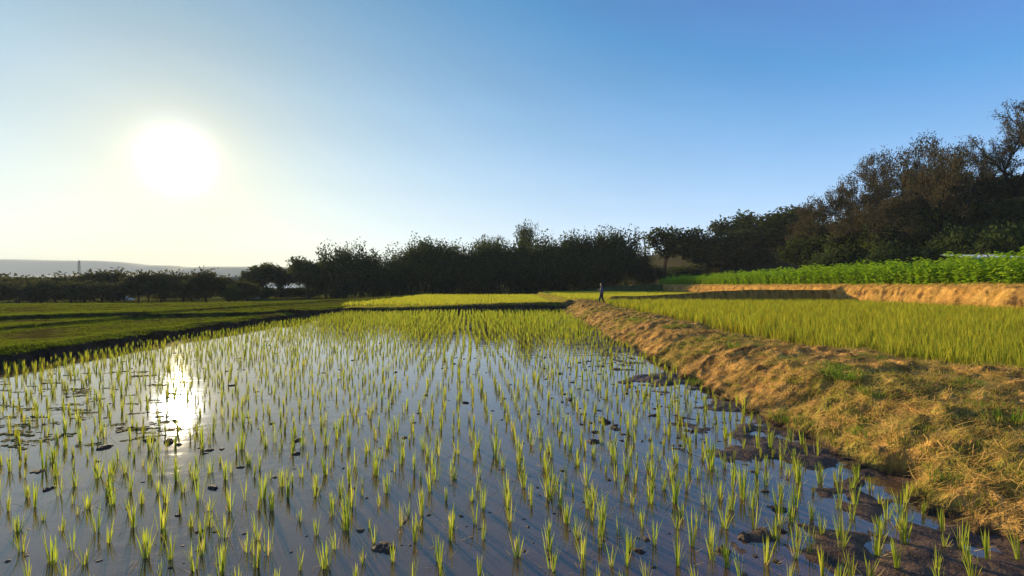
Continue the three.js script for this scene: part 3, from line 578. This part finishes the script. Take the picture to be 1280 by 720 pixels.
  tree('sparse', 2, 'leaning_tree', 'thin tree with a feathery brown crown beside the tall pale-trunked tree', 'tree', 1204, 176, 74, 60, null, paleBark);
  tree('bare', 0, 'bare_tree', 'large nearly leafless tree on top of the wooded hill', 'tree', 1268, 128, 120, 66, null, paleBark);
  tree('bare', 1, 'bare_tree', 'slender nearly leafless tree left of the largest bare hilltop tree', 'tree', 1232, 190, 60, 72, null, paleBark);
  const HD = 'dark evergreen covering the side of the wooded hill', HDG = 'dark trees on the hillside';
  for (const [px, ty, w, d] of [[1180, 226, 76, 80], [1222, 224, 80, 78], [1266, 220, 84, 76], [1300, 222, 80, 72], [1150, 240, 70, 74], [1200, 250, 78, 68], [1250, 252, 84, 66], [1290, 250, 84, 62], [1030, 280, 64, 80], [1060, 272, 66, 76], [1100, 262, 68, 72], [1140, 266, 72, 66], [1016, 300, 60, 72], [1070, 295, 66, 66], [1115, 290, 70, 62], [1190, 280, 80, 60], [1240, 282, 84, 58], [1290, 284, 80, 56]])
    tree('round', Math.floor(r() * 3), 'hillside_tree', HD, 'tree', px, ty, w * 1.1, d, HDG);
  for (const [px, ty, w, d] of [[1045, 312, 52, 62], [1085, 310, 56, 58], [1130, 306, 58, 56], [1215, 290, 66, 52], [1262, 282, 72, 50], [1180, 302, 60, 54], [1300, 290, 70, 48]])
    tree('bush', Math.floor(r() * 3), 'hillside_bush', 'dark green bush at the foot of the wooded hill behind the crop', 'bush', px, ty, w * 1.15, d, 'bushes behind the crop');
  const fb = tree('snag', 1, 'leaning_branch', 'pale dead branch leaning out over the leafy crop', 'branch', 1274, 286, 22, 36, null, paleBark); fb.rotation.z = -0.75;
  tree('snag', 2, 'thin_pole_tree', 'thin straight grey stem standing between the crop and the wooded hill', 'tree', 1041, 300, 5, 58, null, paleBark);
}

// ---------------------------------------------------------------- towers, pole, buildings
const steel = std([0.22, 0.22, 0.23], { roughness: 0.6, metalness: 0.3 });
function beam(a, b, r) { const L = newA(); limb(L, a, b, r, r, 5); return geom(L.pos, L.idx, { normal: L.nor }); }
function tower(px, topY, d, half, label) {
  const x = pix(px, d), y = landH(x, d) - 0.1, h = high(topY, d) - y, g = group('radio_mast', x, y, -d), C = [[-1, -1], [1, -1], [1, 1], [-1, 1]], at = (c, t) => [c[0] * half * mix(1, 0.45, t), h * t, c[1] * half * mix(1, 0.45, t)];
  for (const c of C) mesh('leg', beam(at(c, 0), at(c, 1), half * 0.13), steel, g);
  const br = []; for (let k = 0; k < 12; k++) for (let i = 0; i < 4; i++) { br.push(beam(at(C[i], k / 12), at(C[(i + 1) % 4], (k + 1) / 12), half * 0.06)); br.push(beam(at(C[i], (k + 1) / 12), at(C[(i + 1) % 4], (k + 1) / 12), half * 0.05)); }
  mesh('lattice', mergeGeometries(br), steel, g);
  mesh('antenna', new THREE.CylinderGeometry(half * 0.75, half * 0.75, h * 0.045, 12).translate(0, h * 0.985, 0), std([0.5, 0.5, 0.5]), g);
  mesh('antenna_rod', beam([0, h, 0], [0, h * 1.05, 0], half * 0.12), steel, g);
  tag(g, label, 'mast');
}
tower(99, 326, 330, 0.75, 'tall lattice radio mast standing in front of the hazy ridge');
tower(148, 337, 420, 0.8, 'shorter radio mast farther off behind the orchard trees');
{
  const d = 150, x = pix(421, d), y = landH(x, d), h = high(312, d) - y, g = group('utility_pole', x, y, -d), m = std([0.14, 0.13, 0.12]);
  mesh('pole', new THREE.CylinderGeometry(0.09, 0.14, h, 10).translate(0, h / 2, 0), m, g);
  mesh('crossarm', new THREE.BoxGeometry(1.7, 0.12, 0.12).translate(0, h - 0.25, 0.16), m, g);
  for (const sx of [-0.75, 0, 0.75]) mesh('insulator', new THREE.CylinderGeometry(0.05, 0.08, 0.24, 8).translate(sx, h - 0.07, 0.16), std([0.5, 0.48, 0.45]), g);
  tag(g, 'utility pole with a short crossarm rising behind the trees', 'utility pole');
}
function house(name, px, baseLift, d, w, dep, wallH, roofH, wall, roof, label) {
  const x = pix(px, d), y = landH(x, d) + baseLift, g = group(name, x, y, -d), wm = std(wall), rm = std(roof, { roughness: 0.7 });
  const sh = new THREE.Shape([new THREE.Vector2(-dep / 2, 0), new THREE.Vector2(dep / 2, 0), new THREE.Vector2(dep / 2, wallH), new THREE.Vector2(0, wallH + roofH - 0.1), new THREE.Vector2(-dep / 2, wallH)]);
  mesh('wall', new THREE.ExtrudeGeometry(sh, { depth: w, bevelEnabled: false }).translate(0, 0, -w / 2).rotateY(Math.PI / 2), wm, g);
  for (const s of [-1, 1]) { const len = Math.hypot(dep / 2 + 0.4, roofH * (dep / 2 + 0.4) / (dep / 2)), a = Math.atan2(roofH, dep / 2), p = new THREE.BoxGeometry(w + 0.7, 0.1, len); p.translate(0, 0, len / 2); p.rotateX(a); p.translate(0, wallH + roofH, 0); if (s < 0) p.rotateY(Math.PI); mesh('roof_slope', p, rm, g); }
  const dz = dep / 2 + 0.03; mesh('door', new THREE.BoxGeometry(0.9, 2.0, 0.06).translate(w * 0.15, 1.0, dz), std([0.12, 0.08, 0.05]), g);
  for (const sx of [-0.32, 0.36]) { const wd = mesh('window', new THREE.BoxGeometry(1.1, 0.9, 0.06).translate(w * sx, 1.55, dz), std([0.35, 0.33, 0.3]), g); mesh('pane', new THREE.BoxGeometry(0.9, 0.7, 0.03).translate(w * sx, 1.55, dz + 0.04), std([0.05, 0.06, 0.07], { roughness: 0.1 }), wd); }
  tag(g, label, 'house');
}
house('farm_house', 307, 0, 128, 7, 6, 4.2, 1.6, [0.55, 0.5, 0.45], [0.45, 0.28, 0.22], 'small house with a pale reddish roof half hidden behind the orchard trees');
house('farm_hut', 158, 0, 125, 2.4, 2.4, 1.9, 0.7, [0.75, 0.74, 0.7], [0.5, 0.5, 0.5], 'tiny white hut glimpsed between the orchard trunks');
{
  const d = 42, x0 = pix(1212, d), x1 = pix(1276, d), y = landH((x0 + x1) / 2, d), e = high(320, d) - y, g = group('metal_roofed_shed', (x0 + x1) / 2, y, -d), w = x1 - x0, roof = std([0.55, 0.57, 0.6], { roughness: 0.45, metalness: 0.2 });
  const pos = [], idx = []; const n = 60; for (let i = 0; i <= n; i++) for (let j = 0; j < 2; j++) { const c = i % 2 ? 0.035 : 0; pos.push((i / n - 0.5) * (w + 0.6), j ? e + 0.25 + c : e - 0.15 + c, j ? -2.6 : 0.4); }
  for (let i = 0; i < n; i++) { const a = i * 2; idx.push(a, a + 2, a + 3, a, a + 3, a + 1); }
  mesh('corrugated_roof', geom(pos, idx), roof, g);
  mesh('fascia', new THREE.BoxGeometry(w + 0.6, 0.12, 0.05).translate(0, e - 0.19, 0.4), roof, g);
  for (const sx of [-0.48, -0.16, 0.16, 0.48]) for (const z of [0, -2.2]) mesh('post', new THREE.CylinderGeometry(0.06, 0.06, e - 0.05, 8).translate(sx * w, (e - 0.05) / 2, z), std([0.14, 0.11, 0.08]), g);
  mesh('back_wall', new THREE.BoxGeometry(w * 0.95, e - 0.3, 0.06).translate(0, (e - 0.3) / 2, -2.35), std([0.3, 0.3, 0.3]), g);
  tag(g, 'low shed with a pale metal roof showing over the leafy crop', 'shed');
}
// ---------------------------------------------------------------- the person on the bund
function sdfGeometry(f, c, half, res) {
  const mc = new MarchingCubes(res, new THREE.MeshStandardMaterial(), false, false, 400000); mc.isolation = 0;
  const h = res / 2;
  for (let k = 0; k < res; k++) for (let j = 0; j < res; j++) for (let i = 0; i < res; i++) mc.field[i + j * res + k * res * res] = -f([c[0] + (i - h) / h * half, c[1] + (j - h) / h * half, c[2] + (k - h) / h * half]);
  mc.update();
  const n = mc.count ?? mc.geometry.drawRange.count, p = new Float32Array(n * 3), q = new Float32Array(mc.normalArray.slice(0, n * 3));
  for (let i = 0; i < n * 3; i++) p[i] = c[i % 3] + mc.positionArray[i] * half;
  const g = new THREE.BufferGeometry(); g.setAttribute('position', new THREE.BufferAttribute(p, 3)); g.setAttribute('normal', new THREE.BufferAttribute(q, 3)); return g;
}
const cap = (p, [a, b, r0, r1]) => { const d = [b[0] - a[0], b[1] - a[1], b[2] - a[2]], q = [p[0] - a[0], p[1] - a[1], p[2] - a[2]], t = clamp((q[0] * d[0] + q[1] * d[1] + q[2] * d[2]) / (d[0] ** 2 + d[1] ** 2 + d[2] ** 2 + 1e-9)); return Math.hypot(q[0] - d[0] * t, q[1] - d[1] * t, q[2] - d[2] * t) - mix(r0, r1, t); };
const smin = (a, b, k) => { const h = Math.max(k - Math.abs(a - b), 0) / k; return Math.min(a, b) - h * h * k / 4; };
const bones = (list, k) => (p) => { let s = 1e9; for (const b of list) s = smin(s, cap(p, b), k); return s; };
{
  // faces -x (towards the sun side), forearms raised in front of the chest, mid-step; sides are along z
  const H = 1.66, person = group('person', 0, 0, 0);
  const legs = [[[0.0, 0.88, 0.09], [-0.13, 0.49, 0.10], 0.085, 0.06], [[-0.13, 0.49, 0.10], [-0.17, 0.09, 0.10], 0.058, 0.042], [[0.0, 0.88, -0.09], [0.06, 0.49, -0.10], 0.085, 0.06], [[0.06, 0.49, -0.10], [0.24, 0.12, -0.10], 0.058, 0.042], [[0, 0.90, -0.07], [0, 0.90, 0.07], 0.10, 0.10]];
  const feet = [[[-0.16, 0.05, 0.10], [-0.32, 0.03, 0.11], 0.042, 0.03], [[0.25, 0.08, -0.10], [0.12, 0.025, -0.11], 0.042, 0.03]];
  const torso = [[[0, 0.93, -0.06], [0, 0.93, 0.06], 0.11, 0.11], [[0, 0.95, 0], [0.01, 1.18, 0], 0.115, 0.12], [[0.01, 1.20, -0.07], [0.01, 1.20, 0.07], 0.105, 0.105], [[0.01, 1.33, -0.13], [0.01, 1.33, 0.13], 0.065, 0.065], [[0, 1.36, 0], [-0.01, 1.43, 0], 0.05, 0.046]];
  const arms = [[[0.01, 1.33, 0.17], [0.02, 1.07, 0.22], 0.052, 0.042], [[0.02, 1.07, 0.22], [-0.19, 1.14, 0.13], 0.040, 0.028], [[0.01, 1.33, -0.17], [0.02, 1.07, -0.22], 0.052, 0.042], [[0.02, 1.07, -0.22], [-0.19, 1.14, -0.10], 0.040, 0.028]];
  const head = (p) => { let s = cap(p, [[-0.01, 1.54, 0], [0.0, 1.57, 0], 0.088, 0.09]); s = smin(s, cap(p, [[-0.035, 1.48, 0], [-0.02, 1.5, 0], 0.05, 0.062]), 0.04); s = smin(s, cap(p, [[-0.098, 1.54, 0], [-0.113, 1.515, 0], 0.009, 0.013]), 0.015);
    for (const z of [-1, 1]) { s = smin(s, cap(p, [[0.005, 1.545, z * 0.088], [0.008, 1.515, z * 0.084], 0.016, 0.01]), 0.01); s = Math.max(s, -cap(p, [[-0.1, 1.545, z * 0.033], [-0.095, 1.545, z * 0.033], 0.014, 0.014])); }
    s = smin(s, cap(p, [[-0.092, 1.478, -0.016], [-0.092, 1.478, 0.016], 0.012, 0.012]), 0.01); return smin(s, cap(p, [[-0.01, 1.40, 0], [-0.005, 1.5, 0], 0.047, 0.05]), 0.03); };
  const hand = (z, s) => { const B = [[[-0.19, 1.14, z], [-0.24, 1.155, z - s * 0.01], 0.026, 0.03]]; for (let i = 0; i < 4; i++) { const y = 1.185 - i * 0.021, l = [0.036, 0.041, 0.038, 0.03][i]; B.push([[-0.245, y - 0.008, z - s * 0.012], [-0.245 - l, y, z - s * 0.022], 0.0095, 0.009]); B.push([[-0.245 - l, y, z - s * 0.022], [-0.25 - l, y - 0.004, z - s * 0.055], 0.009, 0.008]); } B.push([[-0.21, 1.17, z], [-0.235, 1.205, z - s * 0.03], 0.011, 0.010]); B.push([[-0.235, 1.205, z - s * 0.03], [-0.26, 1.21, z - s * 0.05], 0.010, 0.009]); return bones(B, 0.008); };
  const skin = std([0.30, 0.17, 0.10], { roughness: 0.6 });
  mesh('body', mergeGeometries([sdfGeometry(bones([...torso.map(([a, b, r, s]) => [a, b, r - 0.02, s - 0.02]), ...arms.map(([a, b, r, s]) => [a, b, r - 0.008, s - 0.003]), ...legs.map(([a, b, r, s]) => [a, b, r - 0.012, s - 0.008]), ...feet.map(([a, b, r, s]) => [a, b, r - 0.008, s - 0.006])], 0.05), [0, 0.75, 0], 0.82, 84), sdfGeometry(head, [0, 1.53, 0], 0.16, 54), sdfGeometry(hand(0.13, 1), [-0.24, 1.16, 0.1], 0.11, 46), sdfGeometry(hand(-0.10, -1), [-0.24, 1.16, -0.08], 0.11, 46)]), skin, person);
  mesh('shirt', sdfGeometry((p) => Math.max(smin(bones(torso.slice(0, 4), 0.09)(p), bones(arms.map((a, i) => i % 2 ? [a[0], [mix(a[0][0], a[1][0], 0.8), mix(a[0][1], a[1][1], 0.8), mix(a[0][2], a[1][2], 0.8)], a[2] + 0.008, a[3] + 0.012] : a), 0.03)(p), 0.05) - 0.004, 0.86 - p[1], p[1] - 1.41), [0, 1.13, 0], 0.32, 64), std([0.09, 0.085, 0.11], { roughness: 0.9 }), person);
  mesh('trousers', sdfGeometry((p) => Math.max(bones(legs, 0.05)(p) - 0.004, 0.12 - p[1], p[1] - 0.98), [0, 0.55, 0], 0.5, 64), std([0.022, 0.018, 0.035]), person);
  mesh('hair', sdfGeometry((p) => Math.max(cap(p, [[0.005, 1.565, 0], [0.015, 1.57, 0], 0.098, 0.099]), -(p[0] + 0.055 + (p[1] - 1.6) * 0.9), 1.5 - p[1] - p[0] * 0.4), [0, 1.57, 0], 0.13, 50), std([0.012, 0.010, 0.009], { roughness: 0.5 }), person);
  for (const f of feet) mesh('shoe', sdfGeometry((p) => Math.max(bones([[f[0], f[1], f[2] + 0.004, f[3] + 0.008]], 0.02)(p), -p[1]), [(f[0][0] + f[1][0]) / 2, 0.06, f[0][2]], 0.2, 32), std([0.03, 0.025, 0.02]), person);
  const d = 36, x = pix(752, d);
  person.position.set(x, topH(x, d) + 0.005, -d); person.scale.setScalar(1.06); person.rotation.y = -0.35;
  tag(person, 'person in dark clothes standing on the far bund with forearms raised', 'person');
}

renderer.render(scene, camera);
